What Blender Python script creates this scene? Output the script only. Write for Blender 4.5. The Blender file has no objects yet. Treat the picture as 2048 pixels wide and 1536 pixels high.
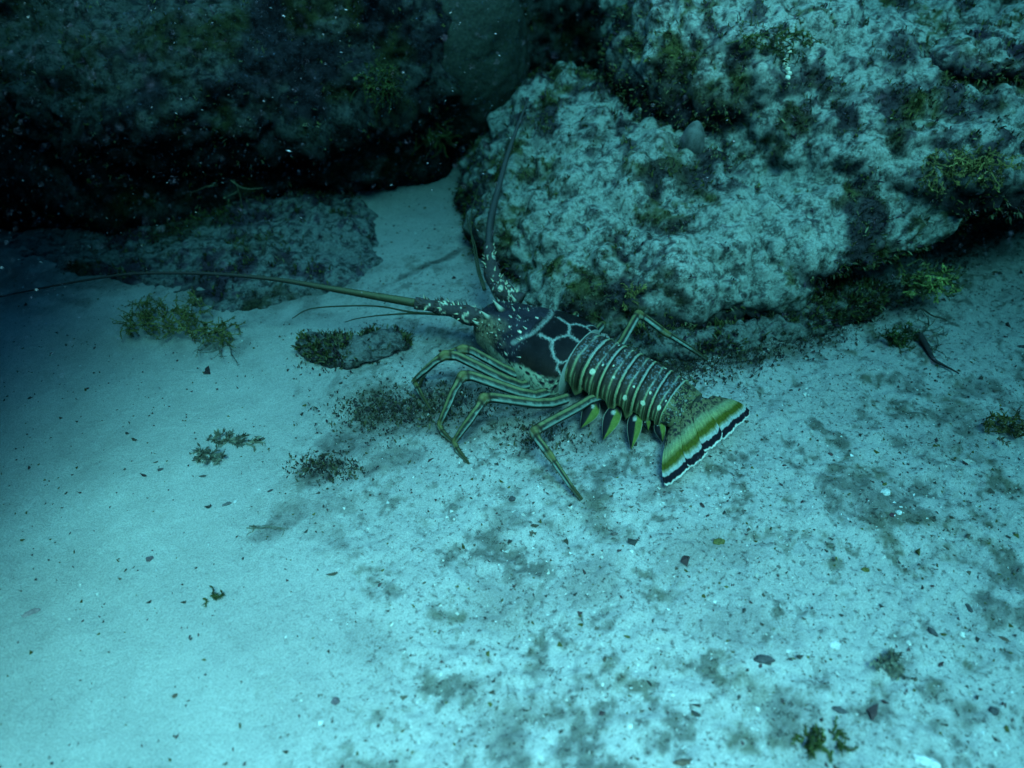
import bpy, bmesh, math, random
import numpy as np
from mathutils import Vector

# ------------------------------------------------------------------ camera, world, sun, exposure
C = bpy.context.scene
COL = C.collection
H = 0.72
PITCH = math.radians(42.0)
FPX = 1462.0                       # focal length in pixels of the 2048 px wide photograph

cam_d = bpy.data.cameras.new('camera')
cam_o = bpy.data.objects.new('camera', cam_d)
COL.objects.link(cam_o)
cam_o.location = (0, 0, H)
cam_o.rotation_euler = (math.radians(90) - PITCH, 0, 0)
cam_d.sensor_width = 36.0
cam_d.lens = 36.0 * FPX / 2048.0
cam_d.clip_start = 0.02
cam_d.clip_end = 200.0
cam_d.dof.use_dof = True
cam_d.dof.focus_distance = 0.98
cam_d.dof.aperture_fstop = 2.8
C.camera = cam_o

SUN_EL = math.radians(62.0)
SUN_AZ = math.radians(162.0)        # compass direction the light comes from, clockwise from +Y
world = bpy.data.worlds.new('World')
C.world = world
world.use_nodes = True
wn = world.node_tree.nodes
sky = wn.new('ShaderNodeTexSky')
sky.sky_type = 'NISHITA'
sky.sun_disc = False
sky.sun_elevation = SUN_EL
sky.sun_rotation = SUN_AZ
sky.dust_density = 1.0
sky.ozone_density = 2.0
bg = wn['Background']
bg.inputs['Strength'].default_value = 0.15
world.node_tree.links.new(sky.outputs[0], bg.inputs[0])

sun_d = bpy.data.lights.new('sun', 'SUN')
sun_o = bpy.data.objects.new('sun', sun_d)
COL.objects.link(sun_o)
sun_d.energy = 1.5
sun_d.angle = math.radians(27)
sun_d.color = (1.0, 0.90, 0.74)
sv = Vector((math.sin(SUN_AZ) * math.cos(SUN_EL), math.cos(SUN_AZ) * math.cos(SUN_EL), math.sin(SUN_EL)))
sun_o.rotation_euler = sv.to_track_quat('Z', 'Y').to_euler()
sun_o.location = (0, 0, 5)

C.view_settings.view_transform = 'Standard'
C.view_settings.look = 'None'
C.view_settings.gamma = 1.0
C.view_settings.exposure = 8.2
C.render.engine = 'CYCLES'
C.cycles.use_denoising = True
C.cycles.volume_bounces = 1
C.cycles.max_bounces = 6

# the water itself: one box of even, blue-green absorbing volume
HAZE_TOP = 0.80
HAZE_DENSITY = 3.7
HAZE_COLOR = (0.0, 0.0, 0.0)
HAZE_ABSORB = (0.0030, 0.073, 0.087)

rng = np.random.default_rng(7)
random.seed(7)

# ------------------------------------------------------------------ helpers
FW = np.array([0, math.cos(PITCH), -math.sin(PITCH)])
RT = np.array([1.0, 0, 0])
UP = np.array([0, math.sin(PITCH), math.cos(PITCH)])
CAMP = np.array([0, 0, H])


def P(px, py, z=0.0):
    """world point at height z seen at pixel (px, py) of the photograph"""
    r = FW + RT * (px - 1024) / FPX + UP * (768 - py) / FPX
    return CAMP + r * ((z - H) / r[2])


def _hash(ix, iy, iz, seed):
    h = (ix * 374761393 + iy * 668265263 + iz * 2147483647 + seed * 1274126177) & 0xFFFFFFFF
    h = ((h ^ (h >> 13)) * 1274126177) & 0xFFFFFFFF
    h = ((h ^ (h >> 16)) * 2246822519) & 0xFFFFFFFF
    return ((h ^ (h >> 15)) & 0xFFFFFF) / float(0xFFFFFF)


def vnoise(p, seed=0):
    i = np.floor(p).astype(np.int64)
    f = p - i
    f = f * f * (3 - 2 * f)
    out = 0
    for dx in (0, 1):
        wx = f[:, 0] if dx else 1 - f[:, 0]
        for dy in (0, 1):
            wy = f[:, 1] if dy else 1 - f[:, 1]
            for dz in (0, 1):
                wz = f[:, 2] if dz else 1 - f[:, 2]
                out = out + wx * wy * wz * _hash(i[:, 0] + dx, i[:, 1] + dy, i[:, 2] + dz, seed)
    return out * 2 - 1


def fbm(p, octaves=4, seed=0, gain=0.5):
    p = np.asarray(p, float)
    s, a, t = 0, 1.0, 0
    for o in range(octaves):
        s = s + a * vnoise(p * (2.03 ** o) + 17.3 * o, seed + o)
        t += a
        a *= gain
    return s / t


def sstep(a, b, x):
    t = np.clip((x - a) / (b - a), 0, 1)
    return t * t * (3 - 2 * t)


class MB:
    """collects geometry that becomes ONE mesh object"""

    def __init__(self):
        self.v, self.c, self.f, self.n = [], [], [], 0

    def add(self, v, f, c=(0.5, 0.5, 0.5)):
        v = np.asarray(v, float)
        c = np.asarray(c, float)
        if c.ndim == 1:
            c = np.tile(c, (len(v), 1))
        self.v.append(v)
        self.c.append(c[:, :3])
        for q in f:
            self.f.append((np.asarray(q) + self.n))
        self.n += len(v)

    def addq(self, v, quads, c):
        self.add(v, [], c)
        self.f.append((np.asarray(quads) + self.n - len(v), 'block'))

    def build(self, name, mat, parent=None, smooth=True, mask=None):
        v = np.concatenate(self.v)
        c = np.concatenate(self.c)
        loops, starts, tot = [], [], 0
        for f in self.f:
            if isinstance(f, tuple):
                b = f[0]
                k = b.shape[1]
                loops.append(b.reshape(-1))
                starts.append(tot + np.arange(len(b)) * k)
                tot += b.size
            else:
                loops.append(f)
                starts.append(np.array([tot]))
                tot += len(f)
        loops = np.concatenate(loops).astype(np.int32)
        starts = np.concatenate(starts).astype(np.int32)
        me = bpy.data.meshes.new(name)
        me.vertices.add(len(v))
        me.vertices.foreach_set('co', v.astype(np.float32).reshape(-1))
        me.loops.add(len(loops))
        me.loops.foreach_set('vertex_index', loops)
        me.polygons.add(len(starts))
        me.polygons.foreach_set('loop_start', starts)
        me.update(calc_edges=True)
        me.validate()
        at = me.color_attributes.new('col', 'FLOAT_COLOR', 'POINT')
        at.data.foreach_set('color', np.concatenate([c, np.ones((len(c), 1))], 1).astype(np.float32).reshape(-1))
        if mask is not None:
            me.attributes.new('mask', 'FLOAT', 'POINT').data.foreach_set('value', np.asarray(mask, np.float32))
        me.polygons.foreach_set('use_smooth', np.full(len(me.polygons), smooth))
        me.materials.append(mat)
        o = bpy.data.objects.new(name, me)
        COL.objects.link(o)
        if parent is not None:
            o.parent = parent
        return o


def tag(o, label=None, cat=None, group=None, kind=None):
    if label:
        o['label'] = label
    if cat:
        o['category'] = cat
    if group:
        o['group'] = group
    if kind:
        o['kind'] = kind
    return o


def norm(v):
    v = np.asarray(v, float)
    return v / (np.linalg.norm(v) + 1e-12)


def catmull(pts, n):
    """n points evenly spread in parameter over a Catmull-Rom spline through rows of pts (any columns)"""
    p = np.asarray(pts, float)
    p = np.vstack([2 * p[0] - p[1], p, 2 * p[-1] - p[-2]])
    m = len(p) - 3
    t = np.linspace(0, m - 1e-9, n)
    i = t.astype(int)
    f = (t - i)[:, None]
    a, b, c, d = p[i], p[i + 1], p[i + 2], p[i + 3]
    return 0.5 * (2 * b + (c - a) * f + (2 * a - 5 * b + 4 * c - d) * f ** 2 + (3 * b - a - 3 * c + d) * f ** 3)


def tube(pts, rad, ns=10, flat=1.0, cap=True, up=(0, 0, 1)):
    """rings along pts; returns verts, quads, (u ring index 0..1, angle) per vertex"""
    pts = np.asarray(pts, float)
    n = len(pts)
    rad = np.broadcast_to(np.asarray(rad, float), (n,))
    T = np.gradient(pts, axis=0)
    T /= np.linalg.norm(T, axis=1)[:, None] + 1e-12
    up = np.asarray(up, float)
    V = []
    for k in range(n):
        s = np.cross(T[k], up)
        if np.linalg.norm(s) < 1e-3:
            s = np.cross(T[k], [0, 1, 0])
        s = norm(s)
        w = np.cross(s, T[k])
        a = np.linspace(0, 2 * math.pi, ns, endpoint=False)
        V.append(pts[k] + rad[k] * (np.cos(a)[:, None] * w + flat * np.sin(a)[:, None] * s))
    V = np.concatenate(V)
    k = np.arange(n - 1)[:, None] * ns
    j = np.arange(ns)[None, :]
    j2 = (j + 1) % ns
    Q = np.stack([k + j, k + j2, k + ns + j2, k + ns + j], -1).reshape(-1, 4)
    uu = np.repeat(np.linspace(0, 1, n), ns)
    aa = np.tile(np.linspace(0, 2 * math.pi, ns, endpoint=False), n)
    F = []
    if cap:
        F = [np.arange(ns)[::-1], (n - 1) * ns + np.arange(ns)]
    return V, Q, F, uu, aa


def add_tube(mb, pts, rad, col, ns=8, flat=1.0):
    V, Q, F, uu, aa = tube(pts, rad, ns, flat)
    c = col(uu, aa, V) if callable(col) else np.tile(np.asarray(col, float), (len(V), 1))
    mb.addq(V, Q, c)
    base = mb.n - len(V)
    for f in F:
        mb.f.append(np.asarray(f) + base)


def cone(mb, base, tip, r, col, ns=5):
    base, tip = np.asarray(base, float), np.asarray(tip, float)
    d = norm(tip - base)
    s = norm(np.cross(d, [0.3, 0.5, 0.8]))
    w = np.cross(s, d)
    a = np.linspace(0, 2 * math.pi, ns, endpoint=False)
    V = np.vstack([base + r * (np.cos(a)[:, None] * s + np.sin(a)[:, None] * w), tip])
    mb.add(V, [(k, (k + 1) % ns, ns) for k in range(ns)], col)


# ------------------------------------------------------------------ materials
def new_mat(name, rough=0.8):
    m = bpy.data.materials.new(name)
    m.use_nodes = True
    b = m.node_tree.nodes['Principled BSDF']
    b.inputs['Roughness'].default_value = rough
    b.inputs['Specular IOR Level'].default_value = 0.25
    return m, m.node_tree.nodes, m.node_tree.links, b


def col_mat(name, rough=0.7, spec=0.25, var=0.25, scale=300.0, bump=0.0, bscale=400.0):
    """colour attribute with fine procedural mottling"""
    m, n, l, b = new_mat(name, rough)
    b.inputs['Specular IOR Level'].default_value = spec
    at = n.new('ShaderNodeAttribute')
    at.attribute_name = 'col'
    tc = n.new('ShaderNodeNewGeometry')
    nz = n.new('ShaderNodeTexNoise')
    nz.inputs['Scale'].default_value = scale
    nz.inputs['Detail'].default_value = 3
    l.new(tc.outputs['Position'], nz.inputs['Vector'])
    mr = n.new('ShaderNodeMapRange')
    mr.inputs[1].default_value = 0.3
    mr.inputs[2].default_value = 0.7
    mr.inputs[3].default_value = 1 - var
    mr.inputs[4].default_value = 1 + var
    l.new(nz.outputs[0], mr.inputs[0])
    mx = n.new('ShaderNodeVectorMath')
    mx.operation = 'SCALE'
    l.new(at.outputs['Color'], mx.inputs[0])
    l.new(mr.outputs[0], mx.inputs['Scale'])
    l.new(mx.outputs[0], b.inputs['Base Color'])
    if bump:
        n2 = n.new('ShaderNodeTexNoise')
        n2.inputs['Scale'].default_value = bscale
        n2.inputs['Detail'].default_value = 4
        l.new(tc.outputs['Position'], n2.inputs['Vector'])
        bp = n.new('ShaderNodeBump')
        bp.inputs['Strength'].default_value = bump
        bp.inputs['Distance'].default_value = 0.003
        l.new(n2.outputs[0], bp.inputs['Height'])
        l.new(bp.outputs[0], b.inputs['Normal'])
    return m


def speckle_mat(name, dark=(180.0, 0.40, 0.30), light=(420.0, 0.66, 1.3), masked=False, bump=0.6, rag=(5, .62, .05)):
    """colour attribute broken up by dark specks and pale grains, with grainy relief"""
    m, n, l, b = new_mat(name, 0.95)
    b.inputs['Specular IOR Level'].default_value = 0.08
    at = n.new('ShaderNodeAttribute')
    at.attribute_name = 'col'
    ge = n.new('ShaderNodeNewGeometry')

    def noise(scale, detail, rough):
        q = n.new('ShaderNodeTexNoise')
        q.inputs['Scale'].default_value = scale
        q.inputs['Detail'].default_value = detail
        q.inputs['Roughness'].default_value = rough
        l.new(ge.outputs['Position'], q.inputs['Vector'])
        return q

    def maprange(src, a, b_, c, d):
        q = n.new('ShaderNodeMapRange')
        q.interpolation_type = 'SMOOTHSTEP'
        for k, v in zip((1, 2, 3, 4), (a, b_, c, d)):
            q.inputs[k].default_value = v
        l.new(src, q.inputs[0])
        return q

    def mul(x, y):
        q = n.new('ShaderNodeMath')
        q.operation = 'MULTIPLY'
        l.new(x, q.inputs[0])
        l.new(y, q.inputs[1])
        return q.outputs[0]
    n1 = noise(dark[0], rag[0], rag[1])
    n2 = noise(light[0], 3, .5)
    n3 = noise(dark[0] * 4.3, 3, .5)
    d = maprange(n1.outputs[0], dark[1] - rag[2], dark[1] + rag[2], dark[2], 1.0)
    g = maprange(n2.outputs[0], light[1] - .03, light[1] + .04, 1.0, light[2])
    h = maprange(n3.outputs[0], .32, .68, .80, 1.18)
    f = mul(mul(d.outputs[0], g.outputs[0]), h.outputs[0])
    if masked:
        mk = n.new('ShaderNodeAttribute')
        mk.attribute_name = 'mask'
        mx0 = n.new('ShaderNodeMix')
        l.new(mk.outputs['Fac'], mx0.inputs[0])
        l.new(mul(h.outputs[0], maprange(n1.outputs[0], .30, .36, .65, 1.0).outputs[0]), mx0.inputs[2])
        l.new(f, mx0.inputs[3])
        f = mx0.outputs[0]
    mx = n.new('ShaderNodeVectorMath')
    mx.operation = 'SCALE'
    l.new(at.outputs['Color'], mx.inputs[0])
    l.new(f, mx.inputs['Scale'])
    l.new(mx.outputs[0], b.inputs['Base Color'])
    bp = n.new('ShaderNodeBump')
    bp.inputs['Strength'].default_value = bump
    bp.inputs['Distance'].default_value = 0.004
    l.new(n1.outputs[0], bp.inputs['Height'])
    bp2 = n.new('ShaderNodeBump')
    bp2.inputs['Strength'].default_value = bump
    bp2.inputs['Distance'].default_value = 0.0012
    l.new(n3.outputs[0], bp2.inputs['Height'])
    l.new(bp.outputs[0], bp2.inputs['Normal'])
    l.new(bp2.outputs[0], b.inputs['Normal'])
    return m


M_SAND = speckle_mat('sand', (150.0, .42, .30), (300.0, .66, 1.3), True, .8, (7, .75, .06))
M_ROCK = speckle_mat('encrusted_rock', (62.0, .47, .24), (260.0, .64, 1.3), False, 1.0, (8, .80, .07))
M_SPONGE = col_mat('sponge', 0.95, 0.05, 0.3, 220, 0.6, 200)
M_SHELL = col_mat('lobster_shell', 0.5, 0.06, 0.22, 900, 0.25, 900)
M_ALGA = col_mat('seaweed', 0.7, 0.2, 0.3, 200)
M_GRIT = col_mat('grit', 0.8, 0.2, 0.25, 500)

# ------------------------------------------------------------------ seabed
PALE = np.array([0.59, 0.57, 0.53])


def seabed_height(x, y):
    q = np.stack([x, y, 0 * x], -1)
    coarse = sstep(-0.25, 0.15, x + 0.25 * fbm(q * 3, 2, 5))
    h = 0.010 * fbm(q * 5, 3, 1) + 0.0025 * fbm(q * 28, 3, 2)
    h = h + coarse * (0.008 * fbm(q * 30, 4, 3) + 0.0035 * fbm(q * 110, 2, 4))
    h = h + (1 - coarse) * 0.0008 * fbm(q * 150, 2, 6)
    return h


# dark patches on the sand, algae films and painted shade: pixel centre, radii in metres, rotation, strength
PATCHES = [
    (760, 810, .11, .06, -0.4, .85), (640, 940, .06, .032, .7, .85), (775, 925, .06, .022, .6, .55), (690, 890, .07, .035, .8, .7), (580, 1030, .06, .025, .9, .6), (900, 800, .09, .06, 0, .8),
    (880, 830, .08, .05, 0.2, .75), (960, 850, .09, .04, .1, .7), (640, 1010, .05, .03, .8, .45),
    (700, 860, .06, .04, 1.0, .5), (1080, 870, .09, .04, .0, .55), (1200, 880, .07, .04, .0, .5),  # patches below the body paint the lobster's contact shadow
    (1180, 1170, .05, .03, .4, .4), (1500, 1260, .05, .03, .2, .4), (1390, 1100, .07, .03, .3, .35),
    (1320, 985, .03, .012, .4, .6), (880, 520, .010, .14, -.85, .75), (1000, 700, .06, .05, .0, .55),  # first paints the tail fan's shadow; second is a thin dark streak
    (800, 700, .05, .03, .0, .5), (930, 780, .09, .05, .2, .5), (550, 560, .18, .1, .0, .45),
    (1900, 880, .06, .03, .2, .4), (1650, 1480, .06, .03, .2, .35), (1030, 1200, .05, .04, .3, .3),
    (740, 1290, .03, .03, 0, .25), (1140, 820, .06, .04, .1, .5), (430, 690, .05, .03, .2, .5),
    (300, 460, .3, .12, .1, .45), (150, 560, .2, .1, .1, .5), (1330, 728, .09, .035, .2, .85), (1500, 705, .08, .03, .5, .8), (1620, 668, .08, .04, .6, .8), (1780, 600, .10, .05, .6, .7), (1950, 500, .14, .06, .6, .6),  # far left darker; weedy boulder foot; last paints the overhang's shade
]


def seabed_colour(x, y, z):
    q = np.stack([x, y, 0 * x], -1)
    n1 = fbm(q * 9, 4, 11)
    n2 = fbm(q * 38, 4, 12)
    n3 = fbm(q * 150, 2, 13)
    coarse = sstep(-0.30, 0.10, x + 0.25 * fbm(q * 3, 2, 5))
    d = np.zeros_like(x)
    for (px, py, rx, ry, rot, s) in PATCHES:
        c = P(px, py)
        dx, dy = x - c[0], y - c[1]
        u = (dx * math.cos(rot) + dy * math.sin(rot)) / rx
        v = (-dx * math.sin(rot) + dy * math.cos(rot)) / ry
        r = np.sqrt(u * u + v * v) + 0.95 * n2 + 0.45 * n1 + .25 * n3
        d = np.maximum(d, s * (1 - sstep(0.30, 1.25, r)))
    base = PALE[None, :] * (0.90 + 0.22 * n1 + 0.10 * n2 + 0.06 * n3)[:, None]
    st = coarse * np.clip(0.70 * sstep(-0.16, 0.5, n1 * .8 + 0.8 * n2 + .3 * n3) + 0.45 * sstep(0.1, 0.5, n2 * .8 + 0.6 * n3), 0, 1)
    st = np.clip(np.maximum(st, d * (0.98 + 0.6 * n3 + .3 * n2)), 0, 0.95)
    stain_shade = np.array([0.145, 0.145, 0.125])[None, :] * (1 + 0.5 * n3)[:, None]
    warm = sstep(-0.1, 0.5, fbm(q * 17, 3, 19))
    stain_shade = stain_shade * (1 - .62 * sstep(.05, .5, d))[:, None]
    stain_shade = stain_shade * (1 - 0.4 * warm[:, None]) + np.array([0.11, 0.11, 0.035])[None, :] * 0.4 * warm[:, None]
    c = base * (1 - st[:, None]) + stain_shade * st[:, None]
    return np.clip(c, 0.01, 0.9), np.clip(np.maximum(coarse, d * 1.2), 0, 1)


def graded(lo, hi, a, b, step, grow=1.12):
    """coordinates: even spacing inside [a, b], growing outwards to [lo, hi]"""
    mid = list(np.arange(a, b + 1e-9, step))
    s, x, r = step, mid[-1], []
    while x < hi:
        s *= grow
        x += s
        r.append(min(x, hi))
    s, x, l = step, mid[0], []
    while x > lo:
        s *= grow
        x -= s
        l.append(max(x, lo))
    return np.array(l[::-1] + mid + r)


def build_seabed():
    xs = graded(-40, 40, -0.95, 0.95, 0.0030)
    ys = graded(-40, 40, 0.22, 1.55, 0.0030)
    X, Y = np.meshgrid(xs, ys)
    x, y = X.ravel(), Y.ravel()
    z = seabed_height(x, y)
    nx, ny = len(xs), len(ys)
    i = np.arange(ny - 1)[:, None] * nx
    j = np.arange(nx - 1)[None, :]
    Q = np.stack([i + j, i + j + 1, i + nx + j + 1, i + nx + j], -1).reshape(-1, 4)
    mb = MB()
    col, mask = seabed_colour(x, y, z)
    mb.addq(np.stack([x, y, z], -1), Q, col)
    o = mb.build('seabed', M_SAND, mask=mask)
    tag(o, 'pale sandy seabed with dark algae stains, painted shade and scattered rubble', 'seabed', kind='structure')


build_seabed()


# ------------------------------------------------------------------ rocks
def rock(name, blobs, voxel, cfun, label, cat='rock', lump=(0.035, 6), mid=(0.012, 22), fine=(0.005, 70), seed=0, cut=None, mat=None, group=None, sub=0, turf=0):
    """blobs: (centre, radii, z rotation) ellipsoids melted into one body, then roughened"""
    bm = bmesh.new()
    for (c, r, rz) in blobs:
        res = bmesh.ops.create_icosphere(bm, subdivisions=4, radius=1.0)
        co, si = math.cos(rz), math.sin(rz)
        for v in res['verts']:
            p = Vector((v.co.x * r[0], v.co.y * r[1], v.co.z * r[2]))
            v.co = Vector((c[0] + p.x * co - p.y * si, c[1] + p.x * si + p.y * co, c[2] + p.z))
    me = bpy.data.meshes.new('tmp')
    bm.to_mesh(me)
    bm.free()
    o = bpy.data.objects.new('tmp', me)
    COL.objects.link(o)
    md = o.modifiers.new('r', 'REMESH')
    md.mode = 'VOXEL'
    md.voxel_size = voxel
    ms = o.modifiers.new('s', 'SMOOTH')
    ms.iterations = 6
    ms.factor = 0.5
    if sub:
        su = o.modifiers.new('u', 'SUBSURF')
        su.levels = sub
        su.render_levels = sub
    dg = bpy.context.evaluated_depsgraph_get()
    ev = o.evaluated_get(dg)
    m2 = ev.to_mesh()
    nv = len(m2.vertices)
    v = np.empty(nv * 3, np.float32)
    m2.vertices.foreach_get('co', v)
    v = v.reshape(-1, 3).astype(float)
    nr = np.empty(nv * 3, np.float32)
    m2.vertex_normals.foreach_get('vector', nr)
    nr = nr.reshape(-1, 3).astype(float)
    F = [np.array(p.vertices) for p in m2.polygons]
    ev.to_mesh_clear()
    bpy.data.objects.remove(o)
    bpy.data.meshes.remove(me)
    d = lump[0] * fbm(v * lump[1], 3, seed + 1)
    b = fbm(v * mid[1], 3, seed + 5)
    d = d + mid[0] * (np.abs(b) * 2 - 0.6)
    f = fbm(v * fine[1], 3, seed + 9)
    d = d + fine[0] * f
    v2 = v + nr * d[:, None]
    keep = v2[:, 2] > -0.06
    c = cfun(v2, nr, b, f, seed)
    Q = np.array([q for q in F if len(q) == 4])
    if cut is None:
        Q = Q[keep[Q].any(1)]
    used = np.zeros(nv, bool)
    used[Q.ravel()] = True
    remap = np.cumsum(used) - 1
    mb = MB()
    mb.addq(v2[used], remap[Q], c[used])
    ob = mb.build(name, mat or M_ROCK)
    tag(ob, label, cat, group)
    if turf:
        lum = c.sum(1)
        w = used * np.clip(.55 - lum, 0, 1) * (v2[:, 2] > .005) * (v2[:, 1] < 2.0)
        k = rng.choice(nv, turf, p=w / w.sum())
        tm = MB()
        blades(tm, v2[k], nr[k], seed)
        tag(tm.build('turf_algae', M_ALGA, ob, smooth=False), kind='stuff')
    return ob


def blades(mb, pts, nrm, seed, size=(.004, .013), cols=((.06, .075, .02), (.035, .04, .02), (.05, .03, .045), (.16, .17, .09), (.10, .11, .03))):
    """short upright filaments growing in little clumps"""
    rg = np.random.default_rng(seed)
    m = 4
    b = np.repeat(pts, m, 0) + rg.normal(0, .0022, (len(pts) * m, 3))
    d = np.repeat(nrm, m, 0) + rg.normal(0, .55, (len(pts) * m, 3)) + np.array([0, 0, .25])
    d /= np.linalg.norm(d, axis=1)[:, None]
    L = rg.uniform(size[0], size[1], len(b)) * np.repeat(rg.uniform(.5, 1.2, len(pts)), m)
    s_ = np.cross(d, rg.normal(0, 1, d.shape))
    s_ /= np.linalg.norm(s_, axis=1)[:, None] + 1e-9
    wd = rg.uniform(.0006, .0016, len(b))[:, None]
    droop = np.array([0, 0, -.3]) * L[:, None]
    V = np.stack([b - s_ * wd * .6, b + s_ * wd * .6, b + d * L[:, None] * .6 + s_ * wd, b + d * L[:, None] * .6 - s_ * wd, b + d * L[:, None] + droop * .3], 1)
    cl = np.array(cols)[rg.integers(0, len(cols), len(pts))]
    cl = np.repeat(np.repeat(cl, m, 0) * rg.uniform(.6, 1.4, (len(b), 1)), 5, 0)
    base = np.arange(len(b)) * 5
    mb.add(V.reshape(-1, 3), [], cl)
    o = mb.n - len(V) * 5
    mb.f.append((np.stack([base, base + 1, base + 2, base + 3], -1) + o, 'q'))
    mb.f.append((np.stack([base + 3, base + 2, base + 4], -1) + o, 't'))


def crust_colour(pale=(0.38, 0.42, 0.365), turf=(0.075, 0.085, 0.03), dark=(0.035, 0.025, 0.035), cover=0.0, under=0.35, shade_cover=0.0):
    """sediment-dusted upper faces, turf algae in clumps, dark purple crust on steep and hanging faces"""
    pale, turf, dark = map(np.array, (pale, turf, dark))

    def f(v, nr, b, fi, seed):
        n1 = fbm(v * 7, 4, seed + 21)
        n2 = fbm(v * 30, 4, seed + 22)
        n3 = fbm(v * 110, 3, seed + 23)
        n4 = fbm(v * 14, 3, seed + 24)
        more = shade_cover * sstep(.26, .02, v[:, 0]) * sstep(1.12, 1.3, v[:, 1]) + shade_cover * .5 * sstep(.12, .05, v[:, 2])  # ledge's shade painted on the left lobe as turf; low parts darker too
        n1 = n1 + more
        t = sstep(0.02, 0.42, n1 * 0.9 + n2 * 0.8 + cover)
        t = np.maximum(t, 0.9 * sstep(0.05, 0.30, n3 + 0.6 * n2 + 0.5 * n1 + cover * .5))
        c = pale[None] * (1 + 0.2 * n2 + 0.2 * n3)[:, None]
        g = sstep(-0.1, 0.3, n4)
        tc = turf[None] * g[:, None] + dark[None] * 1.6 * (1 - g[:, None])
        tc = tc * (1 + 0.5 * n3)[:, None]
        c = c * (1 - t[:, None]) + tc * t[:, None]
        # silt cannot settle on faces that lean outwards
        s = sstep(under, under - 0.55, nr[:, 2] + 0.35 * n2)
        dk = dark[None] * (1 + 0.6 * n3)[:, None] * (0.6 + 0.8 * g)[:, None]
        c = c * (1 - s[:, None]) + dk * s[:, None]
        return np.clip(c, 0.004, 0.8)
    return f


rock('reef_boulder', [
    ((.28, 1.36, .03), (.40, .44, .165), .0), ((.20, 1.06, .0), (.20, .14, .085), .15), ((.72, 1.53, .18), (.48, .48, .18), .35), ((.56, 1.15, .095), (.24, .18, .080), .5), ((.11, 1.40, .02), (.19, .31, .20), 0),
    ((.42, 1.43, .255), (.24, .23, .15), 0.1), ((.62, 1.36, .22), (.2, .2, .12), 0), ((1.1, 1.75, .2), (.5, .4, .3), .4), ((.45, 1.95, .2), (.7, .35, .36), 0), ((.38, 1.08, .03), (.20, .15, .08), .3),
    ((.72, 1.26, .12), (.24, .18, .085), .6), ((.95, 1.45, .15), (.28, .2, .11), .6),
], 0.010, crust_colour(shade_cover=.42, dark=(.034, .031, .034)), 'big pale silt-dusted boulder with dark turf patches and painted shade behind the lobster', seed=100, sub=1, turf=16000, lump=(.045, 5), mid=(.020, 20), fine=(.007, 60))
rock('rock_knob', [((.80, 1.27, .31), (.12, .085, .05), .3), ((.91, 1.33, .31), (.12, .10, .06), .2)], 0.008,
     crust_colour(cover=0.05), 'rounded knob of rock perched on the right end of the pale boulder', seed=140, sub=1, lump=(.02, 9), turf=1200)
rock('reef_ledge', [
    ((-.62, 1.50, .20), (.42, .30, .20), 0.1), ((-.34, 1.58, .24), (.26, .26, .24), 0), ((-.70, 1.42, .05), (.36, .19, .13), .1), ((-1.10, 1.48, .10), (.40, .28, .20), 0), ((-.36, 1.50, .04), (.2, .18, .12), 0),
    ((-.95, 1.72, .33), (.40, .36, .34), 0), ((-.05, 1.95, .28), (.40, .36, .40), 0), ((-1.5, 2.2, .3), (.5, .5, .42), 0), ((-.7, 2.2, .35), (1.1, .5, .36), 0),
    ((.4, 2.4, .3), (.9, .4, .42), 0), ((-1.085, .46, .665), (.61, .74, .065), 0), ((-1.85, 1.3, .3), (.3, .7, .4), 0),  # wide thin high slab added out of view to shade the left sand
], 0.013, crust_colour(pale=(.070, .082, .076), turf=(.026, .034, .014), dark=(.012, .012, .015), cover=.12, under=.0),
    'dark overhanging reef ledge grown over with algae at the back left, with an added unseen shading slab', 'reef', seed=180, sub=1, mid=(.025, 16), fine=(.009, 55), turf=9000, lump=(.06, 6))
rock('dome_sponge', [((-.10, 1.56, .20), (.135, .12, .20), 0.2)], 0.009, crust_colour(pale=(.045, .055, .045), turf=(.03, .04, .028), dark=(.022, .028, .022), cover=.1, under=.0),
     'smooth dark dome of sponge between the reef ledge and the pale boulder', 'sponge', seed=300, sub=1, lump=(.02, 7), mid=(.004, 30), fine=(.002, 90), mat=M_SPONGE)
rock('flat_rock', [(tuple(P(560, 525, -.012)), (.20, .14, .042), .1), (tuple(P(650, 488, -.004)), (.11, .09, .050), 0), (tuple(P(420, 510, -.012)), (.20, .15, .040), 0), (tuple(P(390, 612, -.014)), (.13, .05, .022), 0), (tuple(P(230, 500, -.016)), (.22, .13, .036), 0), (tuple(P(560, 455, -.01)), (.2, .12, .05), 0)], 0.008,
     crust_colour(pale=(.24, .26, .25), turf=(.06, .065, .04), dark=(.05, .035, .05), cover=.08), 'low flat rock with purple growth under the long left feeler', seed=220, sub=1, lump=(.02, 9), mid=(.010, 30), turf=900)
rock('rubble_rock', [(tuple(P(700, 705, 0)), (.075, .036, .022), .1), (tuple(P(625, 690, 0)), (.03, .03, .022), 0), (tuple(P(770, 690, 0)), (.045, .03, .02), 0)], 0.005,
     crust_colour(pale=(.2, .21, .2), turf=(.05, .055, .04), dark=(.035, .03, .035), cover=.35), 'small dark lump of rubble in front of the lobster head', seed=260, sub=1, lump=(.012, 14), mid=(.006, 45), fine=(.003, 120), turf=450)

rock('rubble_band', [(tuple(P(1310, 690, -.004)), (.07, .035, .026), .1), (tuple(P(1450, 692, -.004)), (.09, .034, .030), .3), (tuple(P(1580, 655, -.004)), (.09, .040, .034), .5), (tuple(P(1700, 612, -.004)), (.08, .045, .034), .6)], 0.005,
     crust_colour(pale=(.22, .24, .21), turf=(.05, .055, .03), dark=(.030, .027, .030), cover=.3), 'dark weedy band of rubble along the foot of the pale boulder behind the tail', seed=340, sub=1, lump=(.014, 14), mid=(.008, 45), fine=(.004, 110), turf=1500)

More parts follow.
